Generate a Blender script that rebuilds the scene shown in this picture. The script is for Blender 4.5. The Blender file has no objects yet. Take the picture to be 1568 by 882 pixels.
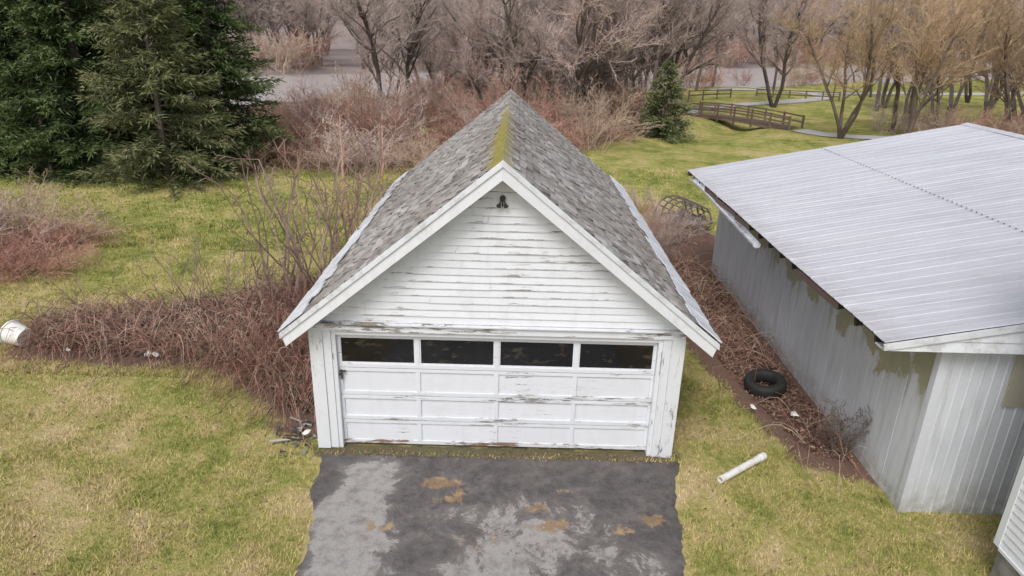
import bpy, math, random, bmesh
import numpy as np
from mathutils import Vector, Matrix
R=math.radians
scene=bpy.context.scene
COL=scene.collection
random.seed(7); NR=np.random.default_rng(7)

# ------------------------------------------------------------------ helpers
def empty(name,loc=(0,0,0)):
    e=bpy.data.objects.new(name,None); e.location=loc; e.empty_display_size=.3; COL.objects.link(e); return e
def mesh_np(name,v,f,rnd=None,attrs=None,rad=None):
    v=np.asarray(v,dtype=np.float32); f=np.asarray(f,dtype=np.int32)
    me=bpy.data.meshes.new(name); n=len(v); m,k=f.shape
    me.vertices.add(n); me.vertices.foreach_set('co',v.ravel())
    me.loops.add(m*k); me.loops.foreach_set('vertex_index',f.ravel())
    me.polygons.add(m); me.polygons.foreach_set('loop_start',np.arange(0,m*k,k,dtype=np.int32))
    me.polygons.foreach_set('use_smooth',np.zeros(m,dtype=bool))
    if rnd is not None:
        a=me.attributes.new('rnd','FLOAT','FACE'); a.data.foreach_set('value',np.asarray(rnd,dtype=np.float32))
    if rad is not None:
        a=me.attributes.new('rad','FLOAT','FACE'); a.data.foreach_set('value',np.asarray(rad,dtype=np.float32))
    if attrs:
        for kk,val in attrs.items():
            a=me.attributes.new(kk,'FLOAT','POINT'); a.data.foreach_set('value',np.asarray(val,dtype=np.float32).ravel())
    me.update(calc_edges=True)
    return me
def obj(name,me,mat=None,parent=None,loc=None,smooth=False):
    o=bpy.data.objects.new(name,me); COL.objects.link(o)
    if mat is not None and len(me.materials)==0: me.materials.append(mat)
    if parent: o.parent=parent
    if loc: o.location=loc
    if smooth: me.polygons.foreach_set('use_smooth',[True]*len(me.polygons))
    return o
class MB:
    def __init__(s): s.v=[];s.f=[];s.r=[]
    def poly(s,pts,rnd=None):
        i=len(s.v); s.v+= [tuple(p) for p in pts]; s.f.append(tuple(range(i,i+len(pts)))); s.r.append(random.random() if rnd is None else rnd)
    def hexa(s,p,rnd=None):
        i=len(s.v); s.v+=[tuple(q) for q in p]; r=random.random() if rnd is None else rnd
        for f in ((3,2,1,0),(4,5,6,7),(0,1,5,4),(1,2,6,5),(2,3,7,6),(3,0,4,7)):
            s.f.append(tuple(i+a for a in f)); s.r.append(r)
    def box(s,x0,x1,y0,y1,z0,z1,rnd=None):
        s.hexa([(x0,y0,z0),(x1,y0,z0),(x1,y1,z0),(x0,y1,z0),(x0,y0,z1),(x1,y0,z1),(x1,y1,z1),(x0,y1,z1)],rnd)
    def beam(s,a,b,w,h,rnd=None,up=(0,0,1)):
        a=Vector(a);b=Vector(b);d=(b-a).normalized();u=Vector(up);sd=d.cross(u).normalized();u=sd.cross(d).normalized()
        sd*=w/2;u*=h/2
        s.hexa([a-sd-u,a+sd-u,b+sd-u,b-sd-u,a-sd+u,a+sd+u,b+sd+u,b-sd+u],rnd)
    def build(s,name,mat,parent=None,bevel=0):
        me=bpy.data.meshes.new(name); me.from_pydata(s.v,[],s.f)
        me.polygons.foreach_set('use_smooth',[False]*len(s.f))
        a=me.attributes.new('rnd','FLOAT','FACE'); a.data.foreach_set('value',s.r)
        me.update(); o=obj(name,me,mat,parent)
        if bevel:
            b=o.modifiers.new('b','BEVEL'); b.width=bevel; b.segments=2; b.limit_method='ANGLE'
        return o
def segs_mesh(name,segs,sides=3):
    A=np.array(segs,dtype=np.float32)
    p0=A[:,0:3];r0=A[:,3];p1=A[:,4:7];r1=A[:,7]
    d=p1-p0; d/= (np.linalg.norm(d,axis=1,keepdims=True)+1e-9)
    ref=np.where(np.abs(d[:,2:3])>.9,np.array([[1,0,0]]),np.array([[0,0,1]]))
    a=np.cross(d,ref);a/=np.linalg.norm(a,axis=1,keepdims=True)+1e-9;b=np.cross(d,a)
    vs=[]
    for P,r in((p0,r0),(p1,r1)):
        for k in range(sides):
            t=2*math.pi*k/sides
            vs.append(P+(a*math.cos(t)+b*math.sin(t))*r[:,None])
    V=np.stack(vs,axis=1).reshape(-1,3); n=len(A); base=np.arange(n)[:,None]*2*sides
    F=[]
    for k in range(sides):
        k2=(k+1)%sides
        F.append(base+np.array([[k,k2,sides+k2,sides+k]]))
    F=np.stack(F,axis=1).reshape(-1,4)
    return mesh_np(name,V,F,np.repeat(NR.random(n),sides),rad=np.repeat(r0,sides))

class NT:
    def __init__(s,name,rough=.85,spec=.3,diffuse=False):
        s.m=bpy.data.materials.new(name); s.m.use_nodes=True; s.t=s.m.node_tree; s.b=s.t.nodes['Principled BSDF']; s.diffuse=diffuse
        if diffuse:
            out=s.t.nodes['Material Output']; s.t.nodes.remove(s.b); s.b=s.t.nodes.new('ShaderNodeBsdfDiffuse'); s.t.links.new(s.b.outputs[0],out.inputs['Surface'])
        else:
            s.b.inputs['Roughness'].default_value=rough; s.b.inputs['Specular IOR Level'].default_value=spec
        s.g=s.t.nodes.new('ShaderNodeNewGeometry'); s.pos=s.g.outputs['Position']
    def n(s,t): return s.t.nodes.new(t)
    def l(s,a,b): s.t.links.new(a,b)
    def setin(s,i,v):
        if isinstance(v,bpy.types.NodeSocket): s.l(v,i)
        elif isinstance(v,(tuple,list)) and len(v)==3 and i.type=='RGBA': i.default_value=(*v,1)
        else: i.default_value=v
    def noise(s,scale,detail=4,rough=.55,vs=None,dist=0,off=None,rot=None):
        n=s.n('ShaderNodeTexNoise'); n.inputs['Scale'].default_value=scale;n.inputs['Detail'].default_value=detail;n.inputs['Roughness'].default_value=rough;n.inputs['Distortion'].default_value=dist
        mp=s.n('ShaderNodeMapping'); s.l(s.pos,mp.inputs[0])
        if vs: mp.inputs['Scale'].default_value=vs
        if off: mp.inputs['Location'].default_value=off
        if rot: mp.inputs['Rotation'].default_value=rot
        s.l(mp.outputs[0],n.inputs['Vector']); return n.outputs['Fac']
    def attr(s,name):
        a=s.n('ShaderNodeAttribute');a.attribute_name=name;return a.outputs['Fac']
    def ma(s,op,a,b=0,c=None,clamp=False):
        n=s.n('ShaderNodeMath');n.operation=op;n.use_clamp=clamp;s.setin(n.inputs[0],a);s.setin(n.inputs[1],b)
        if c is not None: s.setin(n.inputs[2],c)
        return n.outputs[0]
    def mr(s,v,a,b,c=0,d=1):
        n=s.n('ShaderNodeMapRange');s.setin(n.inputs[0],v);n.inputs[1].default_value=a;n.inputs[2].default_value=b;n.inputs[3].default_value=c;n.inputs[4].default_value=d;return n.outputs[0]
    def mix(s,f,a,b,mode='MIX'):
        n=s.n('ShaderNodeMix');n.data_type='RGBA';n.blend_type=mode;s.setin(n.inputs[0],f);s.setin(n.inputs[6],a);s.setin(n.inputs[7],b);return n.outputs[2]
    def xyz(s):
        n=s.n('ShaderNodeSeparateXYZ');s.l(s.pos,n.inputs[0]);return n.outputs
    def bump(s,h,strength=.5,dist=.01):
        n=s.n('ShaderNodeBump');n.inputs['Strength'].default_value=strength;n.inputs['Distance'].default_value=dist;s.l(h,n.inputs['Height']);s.l(n.outputs[0],s.b.inputs['Normal'])
    def col(s,c): s.setin(s.b.inputs[0],c); return s.m
    def val(s,c,v):
        n=s.n('ShaderNodeVectorMath');n.operation='SCALE';s.setin(n.inputs[0],c);s.setin(n.inputs['Scale'],v);return n.outputs[0]

# ------------------------------------------------------------------ materials
def grass_col(t):
    big=t.noise(.28,3,.6); mid=t.noise(1.1,6,.72,dist=.6); fine=t.noise(8,4,.78)
    y=t.xyz()[1]
    far=t.mr(y,11,20,-.015,.04)
    f=t.ma('ADD',t.ma('ADD',t.ma('MULTIPLY',big,.45),t.ma('MULTIPLY',mid,.55)),t.ma('MULTIPLY',fine,.42))
    f=t.ma('ADD',f,far)
    k=t.mr(f,.585,.885)
    r=t.n('ShaderNodeValToRGB');t.l(k,r.inputs[0]);e=r.color_ramp.elements
    e[0].position=0;e[0].color=(.54,.43,.25,1);e[1].position=1;e[1].color=(.13,.175,.045,1)
    for p,c in((.22,(.47,.39,.185)),(.45,(.375,.345,.125)),(.68,(.26,.275,.08))):
        x=e.new(p);x.color=(*c,1)
    return r.outputs[0],fine
def twigmat(name,c,v=.5,bark=(.16,.135,.12)):
    t=NT(name,diffuse=True); oi=t.n('ShaderNodeObjectInfo')
    cc=t.mix(t.mr(t.attr('rad'),.018,.06),c,bark)
    f=t.ma('ADD',t.ma('MULTIPLY',t.attr('rnd'),v),t.ma('ADD',t.ma('MULTIPLY',oi.outputs['Random'],v),1-v))
    return t.col(t.val(cc,f))
M_tw_grey=twigmat('bark_grey',(.44,.365,.33)); M_tw_red=twigmat('cane_red',(.44,.26,.205)); M_tw_or=twigmat('twig_orange',(.48,.35,.235),bark=(.18,.145,.125))
M_tw_dark=twigmat('bark_dark',(.17,.135,.115)); M_tw_mauve=twigmat('twig_mauve',(.50,.395,.355)); M_tw_tan=twigmat('cane_tan',(.46,.35,.27))
M_sap=twigmat('sapling_bark',(.25,.18,.15),bark=(.20,.155,.13))
M_bramble=twigmat('bramble_cane',(.34,.195,.155),.65); M_straw=twigmat('dead_stalk',(.50,.39,.30),.5)
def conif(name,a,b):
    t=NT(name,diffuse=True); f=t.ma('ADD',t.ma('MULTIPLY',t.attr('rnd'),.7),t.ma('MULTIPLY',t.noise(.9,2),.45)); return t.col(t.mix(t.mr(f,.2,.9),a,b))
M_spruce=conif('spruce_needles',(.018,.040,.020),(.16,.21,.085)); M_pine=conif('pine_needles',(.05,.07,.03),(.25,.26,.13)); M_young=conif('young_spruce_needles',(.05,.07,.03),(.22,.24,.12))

def paintmat(name,amount,base=(.78,.80,.84),vs=(1.2,1.2,14),wood=(.17,.15,.135),dirt=.24,rough=.55,lap=None,rv=.92):
    t=NT(name,rough,.35)
    n1=t.noise(2.2,7,.8,vs=vs); n2=t.noise(.9,3,.5,off=(3,1,7)); n3=t.noise(2.5,6,.75,vs=(1,1,1.2),off=(9,2,4))
    p=t.ma('ADD',t.ma('MULTIPLY',n1,.65),t.ma('MULTIPLY',n2,.35))
    if lap:
        fr=t.ma('FRACT',t.ma('MULTIPLY',t.ma('SUBTRACT',t.xyz()[2],lap[0]),1/lap[1])); p=t.ma('ADD',p,t.mr(fr,0,.28,.065,-.012))
    mask=t.mr(p,.635-amount,.643-amount)
    edge=t.mr(p,.600-amount,.635-amount,0,.4)
    wc=t.mix(t.noise(9,3),wood,tuple(min(1,c*2.2) for c in wood))
    streak=t.noise(3,4,.6,vs=(2.5,2.5,.25),off=(1,8,2))
    b2=t.mix(t.attr('rnd'),base,tuple(c*rv for c in base))
    dirtc=t.mix(t.mr(n3,.52,.75,0,dirt*1.6),b2,(.50,.50,.50)); dirtc=t.mix(t.mr(streak,.55,.75,0,dirt),dirtc,(.50,.51,.53))
    dirtc=t.mix(edge,dirtc,(.54,.54,.55))
    t.bump(t.ma('SUBTRACT',t.ma('MULTIPLY',n1,.3),mask),.5,.004)
    return t.col(t.mix(mask,dirtc,wc))
M_siding=paintmat('peeling_clapboard_paint',.032,lap=(2.36,.118))
M_trim=paintmat('weathered_trim_paint',.004,base=(.80,.82,.86),vs=(2,2,3))
M_header=paintmat('flaking_header_paint',.095,vs=(1.2,1.2,8))
M_door=paintmat('door_paint',.018,base=(.78,.805,.855),vs=(1.0,1.0,12),rv=.96,dirt=.15)
M_doorlow=paintmat('door_lower_rail_paint',.12,base=(.76,.78,.81),vs=(1.0,1.0,8),wood=(.15,.10,.08))
M_doormid=paintmat('door_mid_rail_paint',.075,base=(.77,.80,.84),vs=(1.0,1.0,10),wood=(.17,.155,.14))
M_cornerb=paintmat('corner_board_paint',.03,base=(.79,.82,.86),vs=(9,9,1.2))
t=NT('dark_glass',.08,.6); M_glass=t.col(t.mix(t.mr(t.noise(2.5,4,.6,vs=(1.5,1,3)),.58,.74),(.010,.010,.012),(.08,.065,.045)))
t=NT('black_metal',.5); M_black=t.col(t.mix(t.noise(20),(.03,.03,.03),(.09,.075,.06)))
t=NT('weathered_shingles',.92,.15); x,y,z=t.xyz()
st=t.noise(2.5,6,.7); st2=t.noise(14,4,.8); bigs=t.noise(.55,4,.65)
ridged=t.ma('ADD',y,t.ma('MULTIPLY',t.ma('ABSOLUTE',t.ma('ADD',x,.17)),1.1))
cb=t.n('ShaderNodeCombineXYZ'); t.l(ridged,cb.inputs[0]); t.l(t.ma('MULTIPLY',x,.22),cb.inputs[1])
sn=t.n('ShaderNodeTexNoise'); sn.inputs['Scale'].default_value=2.4; sn.inputs['Detail'].default_value=6; sn.inputs['Roughness'].default_value=.7; t.l(cb.outputs[0],sn.inputs['Vector']); streak=sn.outputs['Fac']
k=t.ma('ADD',t.ma('MULTIPLY',t.attr('rnd'),.30),t.ma('ADD',t.ma('MULTIPLY',st,.35),t.ma('MULTIPLY',st2,.3)))
k=t.ma('ADD',k,t.ma('MULTIPLY',streak,.55))
c=t.mix(t.mr(k,.54,.96),(.145,.130,.118),(.54,.515,.49))
c=t.mix(t.mr(bigs,.47,.62,0,.4),c,(.22,.185,.155))
lowe=t.mr(z,2.3,3.1,.5,0); c=t.mix(t.ma('MULTIPLY',lowe,t.mr(st,.4,.6)),c,(.23,.18,.145))
dx=t.ma('ABSOLUTE',t.ma('ADD',x,.2)); mk=t.ma('MULTIPLY',t.mr(dx,.02,.55,1,0),t.mr(y,11.8,17,1,.45)); mk=t.mr(t.ma('ADD',mk,t.ma('MULTIPLY',st,.8)),.92,1.2)
left=t.mr(x,-.22,-.05,1,.25)
c=t.mix(t.ma('MULTIPLY',mk,left),c,(.32,.28,.09))
t.bump(st2,.6,.01); M_shing=t.col(c)
t=NT('painted_flashing',.5,.4); M_flash=t.col(t.mix(t.mr(t.noise(4,5,.7),.48,.7),t.mix(t.attr('rnd'),(.80,.83,.88),(.68,.71,.75)),(.50,.49,.49)))
t=NT('galvanised_roof_paint',.45,.4); x,y,z=t.xyz()
n=t.noise(1.1,5,.65,vs=(.25,2.5,1)); n2=t.noise(.4,3,.5)
c=t.mix(t.mr(n,.35,.7),(.58,.59,.645),(.46,.465,.505)); c=t.mix(t.mr(n2,.45,.7,0,.45),c,(.63,.62,.66))
c=t.mix(t.mr(t.noise(5,6,.8,vs=(.35,2.5,1),off=(5,5,5)),.56,.70,0,.6),c,(.37,.34,.32))
edge=t.ma('MULTIPLY',t.mr(x,4.9,5.5,1,0),t.mr(t.noise(3,5,.7),.4,.6)); c=t.mix(t.ma('MULTIPLY',edge,.5),c,(.33,.29,.25))
M_mroof=t.col(c)
def shedwall(name,patch):
    t=NT(name,.5,.35);x,y,z=t.xyz()
    n=t.noise(1.2,5,.6,vs=(1,1,.6)); c=t.mix(t.mr(n,.35,.7),(.61,.64,.69),(.73,.76,.81))
    drip=t.noise(3,4,.6,vs=(2.5,2.5,.25)); c=t.mix(t.mr(drip,.50,.75,0,.6),c,(.42,.43,.41))
    low=t.mr(z,0,.6,.85,0); c=t.mix(t.ma('MULTIPLY',low,t.mr(t.noise(4,5,.7),.35,.65)),c,(.28,.26,.19))
    if patch:
        pn=t.noise(1.15,6,.65,vs=(1,1,.8),off=(2,4.2,1)); m=t.ma('ADD',pn,t.mr(z,1.2,2.2,-.28,.10)); c=t.mix(t.mr(m,.49,.52),c,t.mix(t.noise(5,3),(.50,.47,.33),(.34,.32,.22)))
        dr=t.ma('ADD',t.noise(1.6,4,.6,vs=(3,3,.12),off=(1,1,1)),t.mr(z,.8,2.2,-.25,.12)); c=t.mix(t.mr(dr,.52,.68,0,.55),c,(.35,.36,.26))
    return t.col(c)
M_swall=shedwall('shed_wall_panel',True); M_sfront=shedwall('shed_front_panel',False)
t=NT('tan_fibreglass',.5); M_tan=t.col(t.mix(t.noise(3),(.42,.40,.30),(.52,.50,.40)))
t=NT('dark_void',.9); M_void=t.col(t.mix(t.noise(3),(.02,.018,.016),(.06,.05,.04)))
t=NT('rubber',.7,.4); M_rub=t.col(t.mix(t.noise(14,4,.7),(.012,.012,.013),(.04,.038,.035)))
t=NT('pvc_plastic',.4); M_pvc=t.col(t.mix(t.mr(t.noise(8,4,.7),.5,.75),(.8,.79,.77),(.5,.46,.38)))
t=NT('old_wood',.9); M_wood=t.col(t.mix(t.ma('ADD',t.ma('MULTIPLY',t.attr('rnd'),.5),t.ma('MULTIPLY',t.noise(6,4,.6),.6)),(.08,.055,.045),(.24,.17,.14)))
t=NT('grey_junk',.7); M_junk=t.col(t.mix(t.attr('rnd'),(.05,.042,.045),(.55,.53,.50)))
t=NT('rusty_metal',.7); M_rust=t.col(t.mix(t.noise(7,4,.7),(.08,.065,.06),(.28,.23,.21)))
t=NT('field_stone',.9); vo=t.n('ShaderNodeTexVoronoi'); vo.inputs['Scale'].default_value=4.5; t.l(t.pos,vo.inputs['Vector'])
M_stone=t.col(t.mix(vo.outputs['Distance'],t.mix(t.noise(6,4),(.46,.45,.43),(.32,.31,.30)),(.16,.15,.14))); t.bump(vo.outputs['Distance'],.6,.03)
t=NT('leaf_litter_leaf',diffuse=True); r=t.attr('rnd'); M_leaf=t.col(t.mix(r,(.09,.052,.038),(.38,.25,.185)))
t=NT('house_siding_paint',.5); M_house=t.col(t.mix(t.noise(3,4),(.74,.77,.81),(.80,.83,.87)))
t=NT('asphalt_roof',.9); M_aroof=t.col(t.mix(t.noise(12,4),(.07,.07,.07),(.14,.13,.13)))
t=NT('ground_grass',diffuse=True); gc,fine=grass_col(t)
x,y,z=t.xyz()
lit=t.attr('litter'); nn=t.noise(2.2,5,.7); nn2=t.noise(18,4,.8); nn3=t.noise(.35,5,.65,off=(4,4,0))
far=t.mr(y,26,34,0,1)
nsel=t.ma('ADD',t.ma('MULTIPLY',nn,t.ma('SUBTRACT',1,far)),t.ma('MULTIPLY',nn3,far))
m=t.mr(t.ma('ADD',lit,t.ma('MULTIPLY',t.ma('SUBTRACT',nsel,.5),1.3)),.40,.62)
lc=t.mix(nn2,(.10,.062,.048),(.31,.20,.16)); c=t.mix(m,gc,lc)
dirt=t.attr('dirt'); md=t.mr(t.ma('ADD',dirt,t.ma('MULTIPLY',t.ma('SUBTRACT',nn,.5),1.0)),.42,.6); c=t.mix(md,c,t.mix(nn2,(.09,.08,.05),(.22,.20,.12)))
fw=t.attr('farbank'); c=t.mix(fw,c,t.mix(t.noise(.08,6,.7),(.22,.175,.165),(.37,.32,.30)))
t.bump(t.noise(30,4,.8),.8,.03); M_ground=t.col(c)
t=NT('grass_blade',diffuse=True); gc,f=grass_col(t); M_blade=t.col(t.val(gc,t.ma('ADD',t.ma('MULTIPLY',t.attr('rnd'),.95),.62)))
t=NT('river_water',.25,.5); t.bump(t.noise(1.5,3,.5,vs=(.4,1.5,1)),.15,.1); M_water=t.col(t.mix(t.noise(.1,3),(.46,.42,.41),(.54,.50,.49)))
t=NT('path_gravel',.9); M_path=t.col(t.mix(t.noise(3,5,.7),(.40,.39,.38),(.52,.51,.50)))
t=NT('patchy_asphalt',.8,.4)
pale=t.attr('pale'); yel=t.attr('stain'); n1=t.noise(1.5,10,.80,dist=.5); n2=t.noise(40,4,.8); n3=t.noise(4.5,7,.75,off=(4,4,0)); n4=t.noise(90,2,.8); n5=t.noise(.9,4,.6,off=(7,1,0))
pm=t.ma('ADD',pale,t.ma('MULTIPLY',t.ma('SUBTRACT',n1,.5),2.3)); mp=t.mr(pm,.44,.50); mh=t.mr(pm,.16,.42,0,.55)
my=t.mr(t.ma('ADD',yel,t.ma('MULTIPLY',t.ma('SUBTRACT',n3,.5),1.7)),.41,.52)
dk=t.mix(t.mr(n3,.35,.65),(.050,.046,.047),(.135,.122,.117)); dk=t.mix(t.mr(n2,.5,.72,0,.6),dk,(.23,.21,.195)); dk=t.mix(t.mr(n5,.5,.65,0,.35),dk,(.16,.14,.13)); dk=t.mix(mh,dk,(.20,.185,.175))
pl=t.mix(t.mr(n2,.3,.75),(.40,.385,.37),(.26,.245,.235)); pl=t.mix(t.mr(n3,.47,.64,0,.75),pl,(.165,.15,.145))
c=t.mix(mp,dk,pl); c=t.mix(t.ma('MULTIPLY',my,.8),c,t.mix(t.mr(n3,.5,.7),(.26,.165,.09),(.48,.35,.18)))
t.bump(n4,.5,.01); t.l(t.mr(mp,0,1,.5,.9),t.b.inputs['Roughness']); M_asph=t.col(c)

# ------------------------------------------------------------------ terrain
def river_near(x): return max(54.,76+.6*x) if not isinstance(x,np.ndarray) else np.maximum(54.,76+.6*x)
def sm(e0,e1,x):
    t=np.clip((x-e0)/(e1-e0),0,1); return t*t*(3-2*t)
def hgt(x,y):
    x=np.asarray(x,dtype=float);y=np.asarray(y,dtype=float)
    rn=river_near(x); w=38
    riv=sm(rn-4,rn+1,y)*(1-sm(rn+w-1,rn+w+6,y))
    h=-1.6*riv
    h=h+sm(180,420,y)*48*(1+.25*np.sin(x*.012+1))
    d=(x-17.3)*.82+(y-54)*-.57; s=(x-17.3)*.57+(y-54)*.82
    h=h-.7*np.exp(-(d/1.8)**2)*np.exp(-(s/10)**2)
    h=h+sm(24,40,y)*.15*(np.sin(x*.31)+np.sin(y*.23+x*.1))*(1-sm(170,200,y))*.7
    return h
def axis(lo,hi,a,b,step,grow):
    c=list(np.arange(a,b+1e-6,step)); s=step; v=b
    while v<hi: s*=grow; v+=s; c.append(v)
    s=step; v=a; pre=[]
    while v>lo: s*=grow; v-=s; pre.append(v)
    return np.array(pre[::-1]+c)
xs=axis(-700,700,-13,9,.12,1.06); ys=axis(-200,900,5.5,20,.12,1.04)
X,Y=np.meshgrid(xs,ys); H=hgt(X,Y)
nx,ny=len(xs),len(ys)
V=np.stack([X,Y,H],-1).reshape(-1,3)
ii=np.arange(nx*ny).reshape(ny,nx)
F=np.stack([ii[:-1,:-1],ii[:-1,1:],ii[1:,1:],ii[1:,:-1]],-1).reshape(-1,4)
def inpoly(px,py,poly,soft):
    px=np.asarray(px).ravel();py=np.asarray(py).ravel(); d=np.full(px.shape,1e9); ins=np.zeros(px.shape,bool); n=len(poly)
    for i in range(n):
        x1,y1=poly[i];x2,y2=poly[(i+1)%n]; ex,ey=x2-x1,y2-y1
        t=np.clip(((px-x1)*ex+(py-y1)*ey)/(ex*ex+ey*ey),0,1); d=np.minimum(d,np.hypot(px-x1-t*ex,py-y1-t*ey))
        c=((y1>py)!=(y2>py))
        xi=(x2-x1)*(py-y1)/((y2-y1) if y2!=y1 else 1e-9)+x1
        ins^= c&(px<xi)
    sd=np.where(ins,d,-d); return np.clip(.5+sd/(2*soft),0,1)
BED=[(-10.7,12.7),(-11.2,14.5),(-7.7,15.6),(-5.5,17.5),(-2.8,21),(-2.8,9.9),(-4.0,10.2),(-4.9,11.5),(-6.3,12.5),(-8.3,12.4)]
STRIP=[(4.9,9.6),(4.45,11.5),(4.0,14),(3.9,23),(7,27),(7,19.5),(6.1,19.5),(6.1,9.0)]
THICK=[(-60,34),(-13,31),(-4,31),(2,36),(8,43.5),(12,50),(11,58),(20,88),(-60,60)]
LEFTB=[(-30,15),(-14.5,16.5),(-13,18.5),(-14,21.5),(-30,24)]
lit=np.maximum.reduce([inpoly(X,Y,BED,.5),inpoly(X,Y,STRIP,.35),inpoly(X,Y,THICK,1.5)*.55,inpoly(X,Y,LEFTB,1)*.7])
lit=np.maximum(lit,inpoly(X,Y,[(-30,28.5),(-12,30.5),(-12,36),(-30,36)],1.0))
lit=np.maximum(lit,inpoly(X,Y,[(-60,50),(-2,50),(13,62),(22,88),(-60,64)],1.0)*.95)
fb=sm(33,37,Y-river_near(X)).ravel()
dirt=np.maximum(inpoly(X,Y,[(-3.3,9.45),(3.0,9.45),(2.9,9.95),(-3.3,9.95)],.12)*.75, inpoly(X,Y,[(2.7,9.6),(3.0,9.6),(3.3,20),(2.7,20)],.3)*.6)
gm=mesh_np('ground',V,F,attrs={'litter':lit,'dirt':dirt,'farbank':fb}); obj('ground',gm,M_ground,smooth=True)
rx=np.linspace(-500,500,60); rv=[]
for x in rx: rv+= [(x,river_near(x)-6,-.75),(x,river_near(x)+46,-.75)]
rf=[(2*i,2*i+2,2*i+3,2*i+1) for i in range(59)]
obj('river',mesh_np('river',rv,rf),M_water)
pl_=[(9.62,-3.16,2.86),(9.3,-3.06,2.80),(8.7,-3.02,2.66),(8.06,-2.84,2.56),(7.5,-2.78,2.48),(6.9,-2.72,2.40),(5,-2.6,2.4),(-12,-2.6,2.5)]
ydr=np.concatenate([np.arange(9.62,5,-.05),np.arange(5,-12,-.5)]); nxd=90
yl=[p[0] for p in pl_][::-1]; L=np.interp(ydr,yl,[p[1] for p in pl_][::-1]); Rr=np.interp(ydr,yl,[p[2] for p in pl_][::-1])
wig=lambda s,k:sum(np.sin(ydr*f*k+s*f)*a for f,a in((3.1,.03),(7.7,.02),(17,.012),(31,.008)))
L=L+wig(1,1);Rr=Rr+wig(2,1.1)
U=np.linspace(0,1,nxd)[None,:]; XD=L[:,None]*(1-U)+Rr[:,None]*U; YD=np.repeat(ydr[:,None],nxd,1)
topw=(np.sin(XD*5)+np.sin(XD*11.3)+np.sin(XD*23+1))*.012; YD=YD+topw*np.clip((ydr[:,None]-9.2)*2.4,0,1)
ZD=np.full_like(XD,.022)
ZD+=.006*np.sin(XD*2)*np.sin(YD*1.6); ZD[:,0]=-.01;ZD[:,-1]=-.01;ZD[0,:]=-.01
def blob(cx,cy,sx,sy,a=1): return a*np.exp(-((XD-cx)/sx)**2-((YD-cy)/sy)**2)
pale=np.minimum(.78,blob(-2.15,9.0,.5,.55,.7)+blob(-2.25,8.2,.55,.5,.6)+blob(-2.2,7.5,.5,.8,.75)+blob(-2.0,6.4,.6,.7,.65)+blob(.1,7.5,.9,.75,.42)+blob(.75,8.2,.7,.5,.36)+blob(1.7,7.2,.6,.5,.38)+blob(-.3,6.7,1,.6,.45)+blob(-.6,8.2,.5,.5,.15)+blob(2,4,1.5,2,.5)+.09)
stain=np.clip(blob(-1.08,8.87,.30,.17,.8)+blob(-.72,8.62,.14,.3,.5)+blob(-1.0,8.45,.25,.12,.5)+blob(2.18,8.15,.22,.15,.75)+blob(.7,7.95,.35,.18,.55)+blob(-1.85,7.85,.25,.18,.5)+blob(.4,8.35,.3,.14,.5)+blob(1.6,7.9,.4,.25,.35)+blob(-.6,7.6,.8,.5,.25)+blob(.9,8.8,.5,.3,.22)+blob(.5,8,1.6,.8,.10)+blob(0,9.2,2.5,.2,.05),0,1)
jj=np.arange(XD.size).reshape(XD.shape); F=np.stack([jj[:-1,:-1],jj[1:,:-1],jj[1:,1:],jj[:-1,1:]],-1).reshape(-1,4)
obj('asphalt_driveway',mesh_np('asphalt_driveway',np.stack([XD,YD,ZD],-1).reshape(-1,3),F,attrs={'pale':pale,'stain':stain}),M_asph,smooth=True)
def ribbon(name,pts,w):
    v=[];P=[Vector((*p,0)) for p in pts]; Q=[]
    for i in range(len(P)-1):
        for k in range(8):
            tt=k/8; p0=P[max(i-1,0)];p1=P[i];p2=P[i+1];p3=P[min(i+2,len(P)-1)]
            Q.append(.5*((2*p1)+(p2-p0)*tt+(2*p0-5*p1+4*p2-p3)*tt**2+(3*p1-p0-3*p2+p3)*tt**3))
    Q.append(P[-1])
    for i,q in enumerate(Q):
        d=(Q[min(i+1,len(Q)-1)]-Q[max(i-1,0)]).normalized(); s=Vector((-d.y,d.x,0))*w/2
        for e in(-1,1):
            a=q+s*e; v.append((a.x,a.y,float(hgt(a.x,a.y))+.05))
    f=[(2*i,2*i+2,2*i+3,2*i+1) for i in range(len(Q)-1)]
    return obj(name,mesh_np(name,v,f),M_path)
ribbon('gravel_footpath',[(20.2,49.6),(21.3,47.6),(23.5,46.5),(27,46.5),(40,50)],1.5)
ribbon('gravel_footpath',[(14.4,58.6),(16,63),(21,67),(27,70),(33,76),(33,84),(27,88)],1.8)
ribbon('gravel_footpath',[(22,80),(30,83),(45,84),(70,90)],2.4)

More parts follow.
